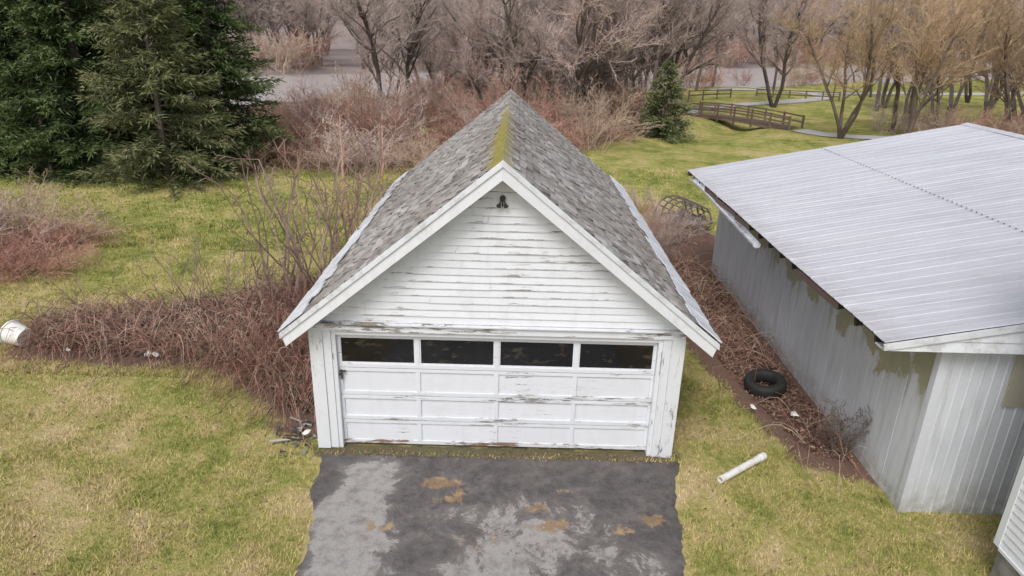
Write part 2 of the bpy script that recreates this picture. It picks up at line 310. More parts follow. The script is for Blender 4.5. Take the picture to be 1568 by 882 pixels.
# ------------------------------------------------------------------ GARAGE
G=empty('detached_garage',(-.17,9.78,0))
bpy.context.view_layer.update()
def par(o,p=G):
    o.parent=p; o.matrix_parent_inverse=p.matrix_world.inverted(); return o
CX=-.17; EH=3.3; EZ=2.32; RZ=5.0; YF,YB=9.78,19.55; RF,RB=9.45,19.9
WL,WR=-3.15,2.72
sl=(RZ-EZ)/EH
def siding_y(mb,y,z0,z1,x0f,x1f,sgn=-1,exp=.118):
    z=z0
    while z<z1-.01:
        zt=min(z+exp,z1); xa,xb=x0f(z),x1f(z); xa2,xb2=x0f(zt),x1f(zt)
        cuts=[0]+sorted(random.random() for _ in range(random.choice((0,1,1,2))))+[1]
        for a,b in zip(cuts[:-1],cuts[1:]):
            g=.002; j=random.uniform(-.002,.005); sag=random.uniform(-.005,.005)
            p=[(xa+(xb-xa)*a+g,z+sag),(xa+(xb-xa)*b-g,z-sag),(xa2+(xb2-xa2)*b-g,zt),(xa2+(xb2-xa2)*a+g,zt)]
            yo=y+sgn*(.024+j); yi=y+sgn*.004
            r=random.random()
            mb.poly([(p[0][0],yo,p[0][1]),(p[1][0],yo,p[1][1]),(p[2][0],yi,p[2][1]),(p[3][0],yi,p[3][1])],r)
            mb.poly([(p[0][0],y,p[0][1]),(p[1][0],y,p[1][1]),(p[1][0],yo,p[1][1]),(p[0][0],yo,p[0][1])],r)
        z=zt
def siding_x(mb,x,z0,z1,y0,y1,sgn,exp=.118):
    z=z0
    while z<z1-.01:
        zt=min(z+exp,z1); cuts=[0]+sorted(random.random() for _ in range(3))+[1]
        for a,b in zip(cuts[:-1],cuts[1:]):
            ya,yb=y0+(y1-y0)*a+.0015,y0+(y1-y0)*b-.0015; xo=x+sgn*.024;xi=x+sgn*.004;r=random.random()
            mb.poly([(xo,ya,z),(xo,yb,z),(xi,yb,zt),(xi,ya,zt)],r); mb.poly([(x,ya,z),(x,yb,z),(xo,yb,z),(xo,ya,z)],r)
        z=zt
mb=MB()
siding_y(mb,YF,2.36,4.86,lambda z:max(WL,CX-(RZ-.13-z)/sl),lambda z:min(WR,CX+(RZ-.13-z)/sl))
par(mb.build('gable_siding',M_siding))
mb=MB(); siding_y(mb,YB,.12,4.86,lambda z:max(WL,CX-(RZ-.13-z)/sl),lambda z:min(WR,CX+(RZ-.13-z)/sl),sgn=1)
siding_x(mb,WL,.12,2.36,YF+.01,YB,-1); siding_x(mb,WR,.12,2.36,YF+.01,YB,1)
par(mb.build('side_siding',M_siding))
mb=MB(); T=.12
mb.box(WL,WL+T,YF+.002,YB,0,2.5); mb.box(WR-T,WR,YF+.002,YB,0,2.5); mb.box(WL+T,WR-T,YB-T,YB-.002,0,2.5)
mb.box(WL+T,WL+.36,YF+.004,YF+.12,0,2.2); mb.box(WR-.36,WR-T,YF+.004,YF+.12,0,2.2)
mb.box(WL+T,WR-T,YF+.004,YF+.12,2.2,2.5)
for yy in (YF+.003,YB-.1):
    mb.hexa([(WL,yy,2.5),(WR,yy,2.5),(WR,yy+.09,2.5),(WL,yy+.09,2.5),(CX-.02,yy,4.85),(CX+.02,yy,4.85),(CX+.02,yy+.09,4.85),(CX-.02,yy+.09,4.85)])
par(mb.build('wall_core',M_trim))
mb=MB(); mb.box(WL,WR,YF+.15,YB-.1,.0,.03); par(mb.build('floor_slab',M_void))
mb=MB(); mb.box(WL-.03,WR+.03,YF-.055,YF-.0,2.20,2.325); par(mb.build('header_board',M_header,bevel=.006))
mb=MB(); mb.box(WL-.05,WR+.05,YF-.10,YF-.0,2.328,2.352); par(mb.build('drip_cap',M_header,bevel=.004))
mb=MB()
mb.box(WL-.045,WL+.17,YF-.05,YF+.0,0.02,2.198); mb.box(WR-.17,WR+.045,YF-.05,YF+.0,-.0,2.198)
mb.box(WL-.045,WL-.0265,YF+.002,YF+.14,0.02,2.35); mb.box(WR+.0265,WR+.045,YF+.002,YF+.14,0,2.35)
mb.box(WL+.172,WL+.30,YF-.028,YF+.0,0.02,2.198); mb.box(WR-.30,WR-.172,YF-.028,YF+.0,0,2.198)
mb.box(WL+.302,WL+.37,YF-.012,YF+.16,0.02,2.12); mb.box(WR-.37,WR-.302,YF-.012,YF+.16,0,2.12)
par(mb.build('corner_board',M_cornerb,bevel=.005))
DX0,DX1=WL+.372,WR-.372; DY=YF+.10
mb=MB(); mb.box(DX0-.06,DX1+.06,YF-.01,YF+.16,2.122,2.197); par(mb.build('door_head_trim',M_trim,bevel=.004))
W=DX1-DX0; rows=[(.05,.52),(.52,.99),(.99,1.50),(1.50,2.12)]
mb=MB(); mb.box(DX0,DX1,DY,DY+.03,.05,1.50)
n=4; cw=W/n
lo=MB(); mid=MB()
for ri,(a,b) in enumerate(rows):
    off=(0,.006,.003,.008)[ri]
    tgt=lo if ri==0 else (mid if ri<3 else mb)
    tgt.box(DX0,DX1,DY-.022-off,DY-.001,a+.006,a+.075)
    (mid if ri<2 else mb).box(DX0,DX1,DY-.022-off,DY-.001,b-.066,b-.006)
    for k in range(n+1):
        xc=DX0+k*cw; w=.035 if 0<k<n else .05
        x0=max(DX0,xc-w); x1=min(DX1,xc+w)
        mb.box(x0,x1,DY-.0215-off,DY-.001,a+.0755,b-.0665)
    if ri<3:
        for k in range(n):
            x0=DX0+k*cw+.09;x1=DX0+(k+1)*cw-.09; z0=a+.115;z1=b-.105
            mb.poly([(x0-.03,DY-.004,z0-.02),(x1+.03,DY-.004,z0-.02),(x1+.03,DY-.004,z1+.02),(x0-.03,DY-.004,z1+.02)])
par(mb.build('garage_door',M_door,bevel=.003)); par(lo.build('door_bottom_rail',M_doorlow,bevel=.003)); par(mid.build('door_middle_rail',M_doormid,bevel=.003))
mb=MB(); mb.box(DX0+.03,DX1-.03,DY-.006,DY+.0,1.57,2.06); par(mb.build('door_window_glass',M_glass))
mb=MB()
for k in range(n):
    x0=DX0+k*cw+.036;x1=DX0+(k+1)*cw-.036
    mb.box(x0,x0+.02,DY-.018,DY-.007,1.576,2.053);mb.box(x1-.02,x1,DY-.018,DY-.007,1.576,2.053)
    mb.box(x0+.02,x1-.02,DY-.018,DY-.007,1.576,1.60);mb.box(x0+.02,x1-.02,DY-.018,DY-.007,2.03,2.053)
par(mb.build('window_stop',M_door))
mb=MB(); mb.box(DX0+.01,DX0+.11,DY-.06,DY-.032,1.43,1.455);mb.box(DX0+.03,DX0+.055,DY-.075,DY-.03,1.30,1.46);mb.box(DX0+.0,DX0+.035,DY-.05,DY-.03,1.36,1.39)
par(mb.build('door_latch',M_black,bevel=.004))
th=.07
mb=MB()
for s in(-1,1):
    e=CX+s*EH
    a=[(CX,RF,RZ-th),(e,RF,EZ-th),(e,RB,EZ-th),(CX,RB,RZ-th)]; b=[(p[0],p[1],p[2]+th-.004) for p in a]
    if s>0: mb.hexa(a[::-1]+b[::-1])
    else: mb.hexa(a+b)
par(mb.build('roof_deck',M_trim))
def rake(mb,y0,y1,drop0,drop1,ext=.0,ecut=0):
    for s in(-1,1):
        e=CX+s*(EH+ext); ze=RZ-(EH+ext)*sl
        p=[(CX,RZ-drop0),(e,ze-drop0),(e-s*ecut,ze-drop1+ecut*sl),(CX,RZ-drop1)]
        mb.hexa([(q[0],y0,q[1]) for q in p]+[(q[0],y1,q[1]) for q in p])
mb=MB(); rake(mb,RF-.035,RF-.002,-.012,.27,.05,.07); rake(mb,RB+.002,RB+.035,-.012,.27,.05,.07)
par(mb.build('rake_board',M_trim,bevel=.004))
mb=MB(); rake(mb,RF-.06,RF-.036,-.022,.075,.06); par(mb.build('rake_moulding',M_flash,bevel=.004))
mb=MB(); rake(mb,YF-.05,YF-.026,.09,.34,-.35); par(mb.build('frieze_board',M_trim,bevel=.004))
mb=MB()
for s in(-1,1):
    e=CX+s*EH; mb.box(min(e,e+s*.03),max(e,e+s*.03),RF,RB,EZ-.16,EZ+.005)
par(mb.build('eave_fascia',M_trim,bevel=.004))
V=[];F=[];RN=[]; Ls=math.hypot(EH,RZ-EZ); exp=.142; K=int(Ls/exp)+1
for s in(-1,1):
    d=Vector((-s*EH,0,RZ-EZ)).normalized(); nrm=Vector((s*(RZ-EZ),0,EH)).normalized(); e0=Vector((CX+s*EH,0,EZ))
    for k in range(K):
        u0=k*exp; u1=min(u0+exp+.02,Ls); y=RF-.02; cr=random.uniform(-.08,.08)
        y-= (k%3)*.09
        while y<RB+.02:
            w=random.uniform(.18,.28); ya=max(y,RF-.03); yb=min(y+w-.008,RB+.02); y+=w
            if yb<=ya: continue
            lift=.018+random.uniform(0,.018) ; j=random.uniform(-.016,.016); j2=j+random.uniform(-.012,.012); l2=.004
            ua=max(0,u0+j);ub=max(0,u0+j2)
            def P(u,yy,h): q=e0+d*u+nrm*h; return (q.x,yy,q.z)
            lift2=lift+random.uniform(-.004,.008)
            i=len(V); V+=[P(ua,ya,lift),P(ub,yb,lift2),P(u1,yb,l2),P(u1,ya,l2),P(ua,ya,-.002),P(ub,yb,-.002)]
            F+=[(i,i+1,i+2,i+3),(i+4,i+5,i+1,i)]; r=min(1,max(0,random.gauss(.5,.25)+cr)); RN+=[r,r]
me=bpy.data.meshes.new('roof_shingles');me.from_pydata(V,[],F);me.polygons.foreach_set('use_smooth',[False]*len(F));a=me.attributes.new('rnd','FLOAT','FACE');a.data.foreach_set('value',RN);me.update()
par(obj('roof_shingles',me,M_shing))
mb=MB(); y=RF-.03
while y<RB:
    y2=y+.30; h0=.045;h1=.022; w=.15; j=random.uniform(-.012,.012)
    for s in(-1,1):
        mb.poly([(CX+j,y,RZ+h0),(CX+j+s*w,y,RZ+h0-w*sl),(CX+j+s*w,y2,RZ+h1-w*sl),(CX+j,y2,RZ+h1)])
        mb.poly([(CX+j,y,RZ+h0),(CX+j+s*w,y,RZ+h0-w*sl),(CX+j+s*w,y,RZ-w*sl),(CX+j,y,RZ)])
    y+=.26
par(mb.build('ridge_cap',M_shing))
mb=MB()
for s in(-1,1):
    d=Vector((-s*EH,0,RZ-EZ)).normalized(); nrm=Vector((s*(RZ-EZ),0,EH)).normalized(); e0=Vector((CX+s*(EH+.05),0,EZ-.035))
    y=RF-.03
    while y<RB:
        L=random.uniform(.25,.42); yb=min(y+L-.008,RB+.02); w=.50+random.uniform(-.09,.07); h=.045+random.uniform(0,.016); o_=random.uniform(-.03,.02)
        q=[e0+d*o_+nrm*h,e0+d*w+nrm*(h-.002)]; b=[e0+d*o_+nrm*(h-.02),e0+d*w+nrm*(h-.02)]
        mb.hexa([(b[0].x,y,b[0].z),(b[0].x,yb,b[0].z),(b[1].x,yb,b[1].z),(b[1].x,y,b[1].z),(q[0].x,y,q[0].z),(q[0].x,yb,q[0].z),(q[1].x,yb,q[1].z),(q[1].x,y,q[1].z)])
        y+=L
par(mb.build('eave_flashing',M_flash))
def cyl(bm,c,d,r0,r1,h,n=16):
    q=Vector(d).to_track_quat('Z','Y').to_matrix().to_4x4()
    bmesh.ops.create_cone(bm,cap_ends=True,segments=n,radius1=r0,radius2=r1,depth=h,matrix=Matrix.Translation(Vector(c))@q)
def bmobj(name,bm,mat,parent=None):
    me=bpy.data.meshes.new(name);bm.to_mesh(me);bm.free();o=obj(name,me,mat)
    if parent: par(o,parent)
    return o
bm=bmesh.new(); cyl(bm,(CX,YF-.05,4.40),(0,-1,0),.045,.04,.04)
for s in(-1,1):
    cyl(bm,(CX+s*.025,YF-.08,4.37),(s*.5,-1,-.6),.010,.010,.07); cyl(bm,(CX+s*.045,YF-.12,4.32),(s*.5,-1,-.7),.016,.036,.06)
cyl(bm,(CX,YF-.075,4.33),(0,0,1),.012,.012,.10)
bmobj('floodlight',bm,M_black,G)
mb=MB(); mb.poly([(CX-.30,YF-.033,4.50),(CX+.30,YF-.033,4.50),(CX,YF-.033,4.76)]); par(mb.build('peak_panel',M_trim))

# ------------------------------------------------------------------ SHED
S=empty('metal_shed',(12.6,14,0)); bpy.context.view_layer.update()
SX0,SRX=4.95,12.6; SZ0,SRZ=2.96,4.45; SYF,SYB=8.2,19.56; ss=(SRZ-SZ0)/(SRX-SX0); SX1=SRX+(SRX-SX0)
def sz(x): return SRZ-abs(x-SRX)*ss
prof=[]; y=SYF; p=.31
while y<SYB-.001:
    prof+=[(y,0),(y+.012,.011),(y+.034,.011),(y+.046,0),(y+.15,0),(y+.16,.004),(y+.17,0)]; y+=p
prof=[q for q in prof if q[0]<SYB-.01]+[(SYB,0)]
def rsheet(xa,xb,dz):
    v=[];f=[];nb=6
    for k in range(nb+1):
        x=xa+(xb-xa)*k/nb
        for (yy,h) in prof: v.append((x,yy,sz(x)+h+dz+.008*math.sin(x*1.3+yy*.9)+.004*math.sin(yy*3.1+x)))
    m=len(prof)
    for k in range(nb):
        for i in range(m-1): f.append((k*m+i,(k+1)*m+i,(k+1)*m+i+1,k*m+i+1))
    return v,f
V=[];F=[]
for xa,xb,dz in((SX0,8.68,.0),(8.63,SRX,.006),(SRX,16.6,.006),(16.5,SX1,0)):
    v,f=rsheet(xa,xb,dz); o=len(V); V+=v; F+=[tuple(o+a for a in q) for q in f]
o=obj('roof_sheet',mesh_np('roof_sheet',V,F),M_mroof); par(o,S)
so=o.modifiers.new('s','SOLIDIFY'); so.thickness=.004; so.offset=-1
mb=MB()
for s in(-1,1): mb.poly([(SRX,SYF,SRZ+.04),(SRX,SYB,SRZ+.04),(SRX+s*.2,SYB,SRZ+.024-.2*ss),(SRX+s*.2,SYF,SRZ+.024-.2*ss)])
par(mb.build('ridge_cap',M_mroof),S)
mb=MB()
for x in(8.645,):
    yy=SYF+.1
    while yy<SYB: mb.box(x-.010,x+.010,yy-.010,yy+.010,sz(x)+.008,sz(x)+.026); yy+=.155
par(mb.build('roof_screw',M_rust),S)
WX0,WX1=5.97,19.2; WY0,WY1=8.5,19.4
def ribwall(name,mat,along,a,b,fixed,z0,ztop,sgn,pitch,rh):
    v=[];pts=[];u=a
    while u<b-.001:
        pts+=[(u,0),(u+.010,rh),(u+.025,rh),(u+.035,0)];u+=pitch
    pts=[q for q in pts if q[0]<b-.01]+[(b,0)]
    for (u,h) in pts:
        zt=ztop(u)
        for z in (z0,zt):
            v.append((u,fixed+sgn*h,z) if along=='x' else (fixed+sgn*h,u,z))
    f=[(2*i,2*i+2,2*i+3,2*i+1) for i in range(len(pts)-1)]
    return par(obj(name,mesh_np(name,v,f),mat),S)
ribwall('side_wall',M_swall,'y',WY0,WY1,WX0,0,lambda u:sz(WX0)-.03,-1,.61,.004)
ribwall('side_wall_far',M_sfront,'y',WY0,WY1,WX1,0,lambda u:sz(WX1)-.03,1,.61,.004)
ribwall('front_wall',M_sfront,'x',WX0,WX1,WY0,0,lambda u:min(sz(u)-.03,2.88),-1,.155,.012)
ribwall('back_wall',M_sfront,'x',WX0,WX1,WY1,0,lambda u:sz(u)-.03,1,.155,.012)
mb=MB(); mb.box(WX0-.03,WX0+.09,WY0-.030,WY0-.019,0,2.84); mb.box(WX0-.03,WX0-.012,WY0-.018,WY0+.09,0,2.84)
par(mb.build('corner_trim',M_sfront),S)
mb=MB(); mb.box(WX0+.02,WX1-.02,WY0+.02,WY1-.02,0.01,.04); par(mb.build('floor_slab',M_void),S)
mb=MB(); z=2.84; gy=SYF+.03
while z<SRZ-.05:
    zt=min(z+.16,SRZ-.05); xa=max(SX0+.02,SRX-(SRZ-.03-z)/ss) if z>SZ0-.03 else SX0+.02; xb=2*SRX-xa
    xa2=max(SX0+.02,SRX-(SRZ-.03-zt)/ss) if zt>SZ0-.03 else SX0+.02; xb2=2*SRX-xa2
    mb.poly([(xa,gy-.018,z),(xb,gy-.018,z),(xb2,gy-.002,zt),(xa2,gy-.002,zt)]); mb.poly([(xa,gy,z),(xb,gy,z),(xb,gy-.018,z),(xa,gy-.018,z)]); z=zt
mb.box(SX0+.02,SX1-.02,gy+.002,WY0-.04,2.835,2.85)
par(mb.build('gable_overhang',M_flash),S)
mb=MB()
for s in(-1,1):
    a=(SRX,SYF-.002,SRZ-.065);b=(SRX+s*(SRX-SX0),SYF-.002,SZ0-.065); mb.beam(a,b,.03,.09)
par(mb.build('gable_fascia',M_flash),S)
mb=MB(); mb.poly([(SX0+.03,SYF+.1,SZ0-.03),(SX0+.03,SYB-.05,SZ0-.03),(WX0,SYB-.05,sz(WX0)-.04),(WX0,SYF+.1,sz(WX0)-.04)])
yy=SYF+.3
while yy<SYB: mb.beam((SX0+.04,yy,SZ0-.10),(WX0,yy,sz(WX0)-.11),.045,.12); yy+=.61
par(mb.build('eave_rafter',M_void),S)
mb=MB()
yy=SYF+.06
while yy<SYB-.1:
    L=random.uniform(.9,1.7); y2=min(yy+L,SYB-.02)
    if random.random()<.8:
        dz=random.uniform(0,.05); mb.hexa([(SX0+.01,yy,SZ0-.13),(SX0+.04,yy,SZ0-.13),(SX0+.04,y2,SZ0-.13-dz),(SX0+.01,y2,SZ0-.13-dz),(SX0+.01,yy,SZ0-.028),(SX0+.04,yy,SZ0-.028),(SX0+.04,y2,SZ0-.028-dz),(SX0+.01,y2,SZ0-.028-dz)])
    yy=y2+.02
par(mb.build('eave_fascia',M_wood),S)
V=[];F=[];m=9
ygs=np.linspace(18.9,13.4,24)
for y in ygs:
    drop=.10+.20*max(0,(17.5-y)/4)**1.3; cx=SX0-.02+.10*max(0,(16-y)/4)
    for k in range(m):
        a=math.pi*k/(m-1); V.append((cx-.075*math.cos(a),y,SZ0-drop-.06*math.sin(a)+.03*(1 if k in(0,m-1) else 0)))
for i in range(len(ygs)-1):
    for k in range(m-1): F.append((i*m+k,(i+1)*m+k,(i+1)*m+k+1,i*m+k+1))
o=par(obj('gutter',mesh_np('gutter',V,F),M_flash),S); q=o.modifiers.new('s','SOLIDIFY'); q.thickness=.004
mb=MB(); mb.box(6.98,8.2,WY0-.045,WY0-.018,1.9,2.80); par(mb.build('fibreglass_panel',M_tan),S)

# ------------------------------------------------------------------ HOUSE
Hs=empty('white_house',(10,0,0)); bpy.context.view_layer.update()
HX,HY=6.42,7.2
mb=MB(); mb.box(HX+.05,14,-6,HY-.05,0,.6); par(mb.build('stone_foundation',M_stone),Hs)
mb=MB(); mb.box(HX+.026,13.98,-5.98,HY-.026,.6,5.6); par(mb.build('wall_core',M_house),Hs)
mb=MB(); siding_x(mb,HX+.024,.6,5.6,-6,HY-.10,-1,.115); siding_y(mb,HY-.024,.6,5.6,lambda z:HX+.1,lambda z:14,1,.115); par(mb.build('house_siding',M_house),Hs)
mb=MB(); mb.box(HX-.01,HX+.09,HY-.098,HY+.01,.58,5.6); mb.box(HX-.012,HX+.02,-6,HY-.1,.55,.6); par(mb.build('corner_post',M_house,bevel=.004),Hs)
mb=MB(); mb.hexa([(HX-.3,-6.3,5.55),(14.3,-6.3,5.55),(14.3,HY+.3,5.55),(HX-.3,HY+.3,5.55),(10.1,-6.3,8.2),(10.3,-6.3,8.2),(10.3,HY+.3,8.2),(10.1,HY+.3,8.2)]); par(mb.build('house_roof',M_aroof),Hs)
mb=MB()
for yy in(-3,1): mb.box(HX-.03,HX+.0,yy,yy+1.1,1.6,3.1)
par(mb.build('window_frame',M_flash),Hs)
mb=MB()
for yy in(-3,1): mb.box(HX-.038,HX-.031,yy+.08,yy+1.02,1.68,2.32);mb.box(HX-.038,HX-.031,yy+.08,yy+1.02,2.38,3.02)
par(mb.build('window_glass',M_glass),Hs)

# ------------------------------------------------------------------ small objects
V=[];F=[];prof=[(.20,.0),(.205,-.09),(.25,-.115),(.33,-.115),(.375,-.09),(.385,-.04),(.385,.04),(.375,.09),(.33,.115),(.25,.115),(.205,.09)]
nt=72;m=len(prof)
for i in range(nt):
    a=2*math.pi*i/nt
    for (r,z) in prof:
        if r>.37 and i%2==0: r-=.014
        V.append((r*math.cos(a),r*math.sin(a),z))
for i in range(nt):
    for k in range(m): F.append((i*m+k,((i+1)%nt)*m+k,((i+1)%nt)*m+(k+1)%m,i*m+(k+1)%m))
TX,TY=5.12,12.1
o=obj('car_tyre',mesh_np('car_tyre',V,F),M_rub,loc=(TX,TY,.16),smooth=True); o.rotation_euler=(R(6),R(-6),0); o.scale=(1.05,1.05,1.15)
a=Vector((3.40,9.07,.07));b=Vector((4.33,9.76,.07)); bm=bmesh.new()
d=(b-a).normalized();q=d.to_track_quat('Z','Y'); n=24;L=(b-a).length
rings=[(0,.046),(0,.058),(L-.12,.058),(L-.115,.066),(L,.066),(L,.055),(0,.046)]
vs=[[bm.verts.new(a+d*u+q@Vector((r*math.cos(2*math.pi*k/n),r*math.sin(2*math.pi*k/n),0))) for k in range(n)] for u,r in rings]
for A,B in zip(vs[:-1],vs[1:]):
    for k in range(n): bm.faces.new((A[k],A[(k+1)%n],B[(k+1)%n],B[k]))
bmobj('plastic_pipe',bm,M_pvc)
bm=bmesh.new(); n=28; rings=[(.20,0),(.25,.38),(.275,.38),(.275,.41),(.245,.41),(.235,.38),(.19,.02),(.001,.02)]
vs=[[bm.verts.new((r*math.cos(2*math.pi*k/n),r*math.sin(2*math.pi*k/n),z)) for k in range(n)] for r,z in [(.001,0)]+rings]
for A,B in zip(vs[:-1],vs[1:]):
    for k in range(n): bm.faces.new((A[k],A[(k+1)%n],B[(k+1)%n],B[k]))
o=bmobj('plastic_tub',bm,M_pvc); o.location=(-10.35,13.1,.26); o.rotation_euler=(R(-80),R(12),R(75))
mb=MB()
for i in range(8):
    x=-3.65+random.gauss(0,.2);y=10.1+random.gauss(0,.24);a=random.uniform(0,6.3);L=random.uniform(.2,.5);z=random.uniform(.03,.09)
    mb.beam((x-L/2*math.cos(a),y-L/2*math.sin(a),z+random.uniform(-.02,.04)),(x+L/2*math.cos(a),y+L/2*math.sin(a),z+random.uniform(-.02,.06)),random.uniform(.02,.05),.012,rnd=random.random()**2)
for i in range(60):
    x=-3.6+random.gauss(0,.18);y=10.15+random.gauss(0,.28);z=random.uniform(.02,.10);s=random.uniform(.04,.10)
    mb.poly([(x+random.uniform(-s,s),y+random.uniform(-s,s),z+random.uniform(-.03,.05)) for _ in range(3)],random.random()**3)
mb.build('debris_pile',M_junk)
mb=MB()
for (x,y,s) in((-7.6,12.75,.10),(-7.4,12.7,.07),(-9.3,12.8,.06),(-3.45,10.0,.10),(4.6,11.2,.07),(5.3,11.0,.09),(-6.4,13.6,.06)):
    c=[(x+s*math.cos(a)*random.uniform(.6,1.2),y+s*math.sin(a)*random.uniform(.6,1.2),.10+random.uniform(0,.09)) for a in (0,1.1,2.2,3.3,4.5,5.4)]
    for i in range(6): mb.poly([(x,y,.19+random.uniform(0,.03)),c[i],c[(i+1)%6]])
mb.build('paper_litter',M_pvc)
tr=empty('utility_trailer',(6.1,24.0,0)); bpy.context.view_layer.update()
mb=MB(); cx,cy=6.1,24.0; ca,sa=math.cos(.35),math.sin(.35)
def TT(x,y,z): return (cx+x*ca-y*sa,cy+x*sa+y*ca,z)
for yy in(-.8,-.4,0,.4,.8):
    P=[TT(.62*math.cos(math.pi*k/8)*(1.12 if k in(0,8) else 1),yy,.35+.62*math.sin(math.pi*k/8)**.7) for k in range(9)]
    for a,b in zip(P[:-1],P[1:]): mb.beam(a,b,.045,.045)
for k in range(9):
    x=.62*math.cos(math.pi*k/8);z=.35+.62*math.sin(math.pi*k/8)**.7; mb.beam(TT(x,-.8,z+.02),TT(x,.8,z+.02),.035,.035)
mb.hexa([TT(-.7,-.85,.28),TT(.7,-.85,.28),TT(.7,.85,.28),TT(-.7,.85,.28),TT(-.7,-.85,.34),TT(.7,-.85,.34),TT(.7,.85,.34),TT(-.7,.85,.34)])
mb.beam(TT(0,-.85,.3),TT(0,-1.6,.2),.05,.05)
par(mb.build('frame',M_rust),tr)
bm=bmesh.new()
for s in(-1,1): cyl(bm,TT(s*.8,0,.22),(ca,sa,0),.22,.22,.13,24)
bmobj('wheel',bm,M_rub,tr)
def bridge(name,A,B,w,deck=True,z=.08,hs=.8):
    e=empty(name,(A[0],A[1],0)); bpy.context.view_layer.update()
    A=Vector((*A,z));B=Vector((*B,z));d=(B-A);L=d.length;d.normalize();s=Vector((-d.y,d.x,0)); arch=lambda u:.18*math.sin(math.pi*u/L) if deck else 0
    if deck:
        mb=MB(); u=0
        while u<L:
            c=A+d*u+Vector((0,0,arch(u))); mb.beam(c-s*w/2,c+s*w/2,.13,.05); u+=.15
        for sg in(-1,1):
            for k in range(8):
                u0,u1=L*k/8,L*(k+1)/8; mb.beam(A+d*u0+s*sg*w*.45+Vector((0,0,arch(u0)-.12)),A+d*u1+s*sg*w*.45+Vector((0,0,arch(u1)-.12)),.1,.22)
        par(mb.build('deck',M_wood),e)
    mb=MB(); np_=max(3,int(L/1.5))
    for sg in((-1,1) if deck else (0,)):
        pts=[A+d*(L*k/np_)+s*sg*w/2+Vector((0,0,arch(L*k/np_))) for k in range(np_+1)]
        for q in pts: mb.beam(q-Vector((0,0,.4)),q+Vector((0,0,hs*1.05)),.12,.12,up=(0,1,0))
        for h,hh in((hs*.95,.10),(hs*.5,.12)):
            for a,b in zip(pts[:-1],pts[1:]): mb.beam(a+Vector((0,0,h)),b+Vector((0,0,h)),.06,hh)
    par(mb.build('railing',M_wood),e)
bridge('wooden_footbridge',(14.6,58.2),(20.1,50.2),1.6,hs=.9)
bridge('wooden_fence',(25,74),(33,72.5),1,deck=False,z=0,hs=.9)
bridge('wooden_fence',(17,70),(22,73),1,deck=False,z=0,hs=.9)

# ------------------------------------------------------------------ vegetation
def nrm3(d):
    l=math.sqrt(d[0]**2+d[1]**2+d[2]**2)+1e-9; return (d[0]/l,d[1]/l,d[2]/l)
def grow(segs,rg,p,d,L,r,lev,P):
    n=P['n'][lev]; step=L/n; g=rg.gauss; w=P['wob'][lev]; tr=P['trop'][lev]
    for i in range(n):
        d=nrm3((d[0]+g(0,w),d[1]+g(0,w),d[2]+g(0,w)+tr)); q=(p[0]+d[0]*step,p[1]+d[1]*step,p[2]+d[2]*step)
        r2=max(P['rmin'],r*(1-.8/n) if lev else r*(1-.6/n)); segs.append((*p,r,*q,r2))
        if lev<P['lev'] and i>=P['st'][lev]:
            for c in range(P['ch'][lev]):
                a=rg.uniform(0,6.283); sp=P['sp'][lev]*rg.uniform(.6,1.3)
                cd=nrm3((d[0]+math.cos(a)*sp,d[1]+math.sin(a)*sp,d[2]+g(0,.25)*sp))
                grow(segs,rg,q,cd,L*P['ra'][lev]*rg.uniform(.6,1.2)*(1-.45*i/n),max(P['rmin'],r2*.55),lev+1,P)
        p=q; r=r2
def tree_mesh(name,seed,Ht,r0,spread=1,orange=False,lev=3,ns=None):
    rg=random.Random(seed); s=[]
    P=dict(n=[8,5,4,3],wob=[.14,.22,.25,.3],trop=[.06,.07,.05,.04],st=[2,1,0,9],ch=[3,3,3,0],sp=[.95*spread,.9,.9,.8],ra=[.52,.48,.5,.5],lev=lev,rmin=.0065)
    if orange: P['ch']=[2,3,3,0];P['trop']=[.05,.08,.08,.10];P['wob']=[.12,.18,.2,.25]
    ns=ns or (1 if not orange else rg.choice((3,4)))
    for k in range(ns):
        a=6.28*k/ns+rg.uniform(-.5,.5); t=0.0 if ns==1 else rg.uniform(.2,.45)
        grow(s,rg,(0,0,-.2),nrm3((math.cos(a)*t,math.sin(a)*t,1)),Ht*.85*rg.uniform(.8,1.05),r0,0,P)
    return segs_mesh(name,s,3)
def shrub_mesh(name,seed,n,Ht,spread,r=.012,br=2,arch=-.0,base=.25,wob=.12,rmin=.0035,lv=2,st0=2):
    rg=random.Random(seed); s=[]
    P=dict(n=[7,4,3],wob=[wob,wob+.1,.28],trop=[arch,.03,0],st=[st0,1,9],ch=[br,1,0],sp=[.7,.8,.5],ra=[.35,.45,.4],lev=lv,rmin=rmin)
    for k in range(n):
        a=rg.uniform(0,6.28);t=abs(rg.gauss(0,spread)); b=rg.uniform(0,base)
        grow(s,rg,(math.cos(a)*b,math.sin(a)*b,-.05),nrm3((math.cos(a)*t,math.sin(a)*t,1)),Ht*rg.uniform(.5,1.15),r*rg.uniform(.7,1.2),0,P)
    return segs_mesh(name,s,3)
def place(parent,me,name,x,y,s=1,rz=None,zs=None):
    o=bpy.data.objects.new(name,me);COL.objects.link(o); o.location=(x,y,float(hgt(x,y))); o.rotation_euler=(random.gauss(0,.05),random.gauss(0,.05),random.uniform(0,6.28) if rz is None else rz)
    o.scale=(s,s,s*(zs or 1))
    if parent: o.parent=parent
    return o
TV=[]
for i in range(7):
    me=tree_mesh('bare_tree_mesh',20+i,11,.20,spread=(.85,1.15)[i%2],ns=(1,2,1)[i%3]); me.materials.append((M_tw_grey,M_tw_mauve,M_tw_grey)[i%3]); TV.append(me)
OV=[]
for i in range(3):
    me=tree_mesh('willow_mesh',40+i,10,.14,spread=.75,orange=True); me.materials.append(M_tw_or); OV.append(me)
SV=[]
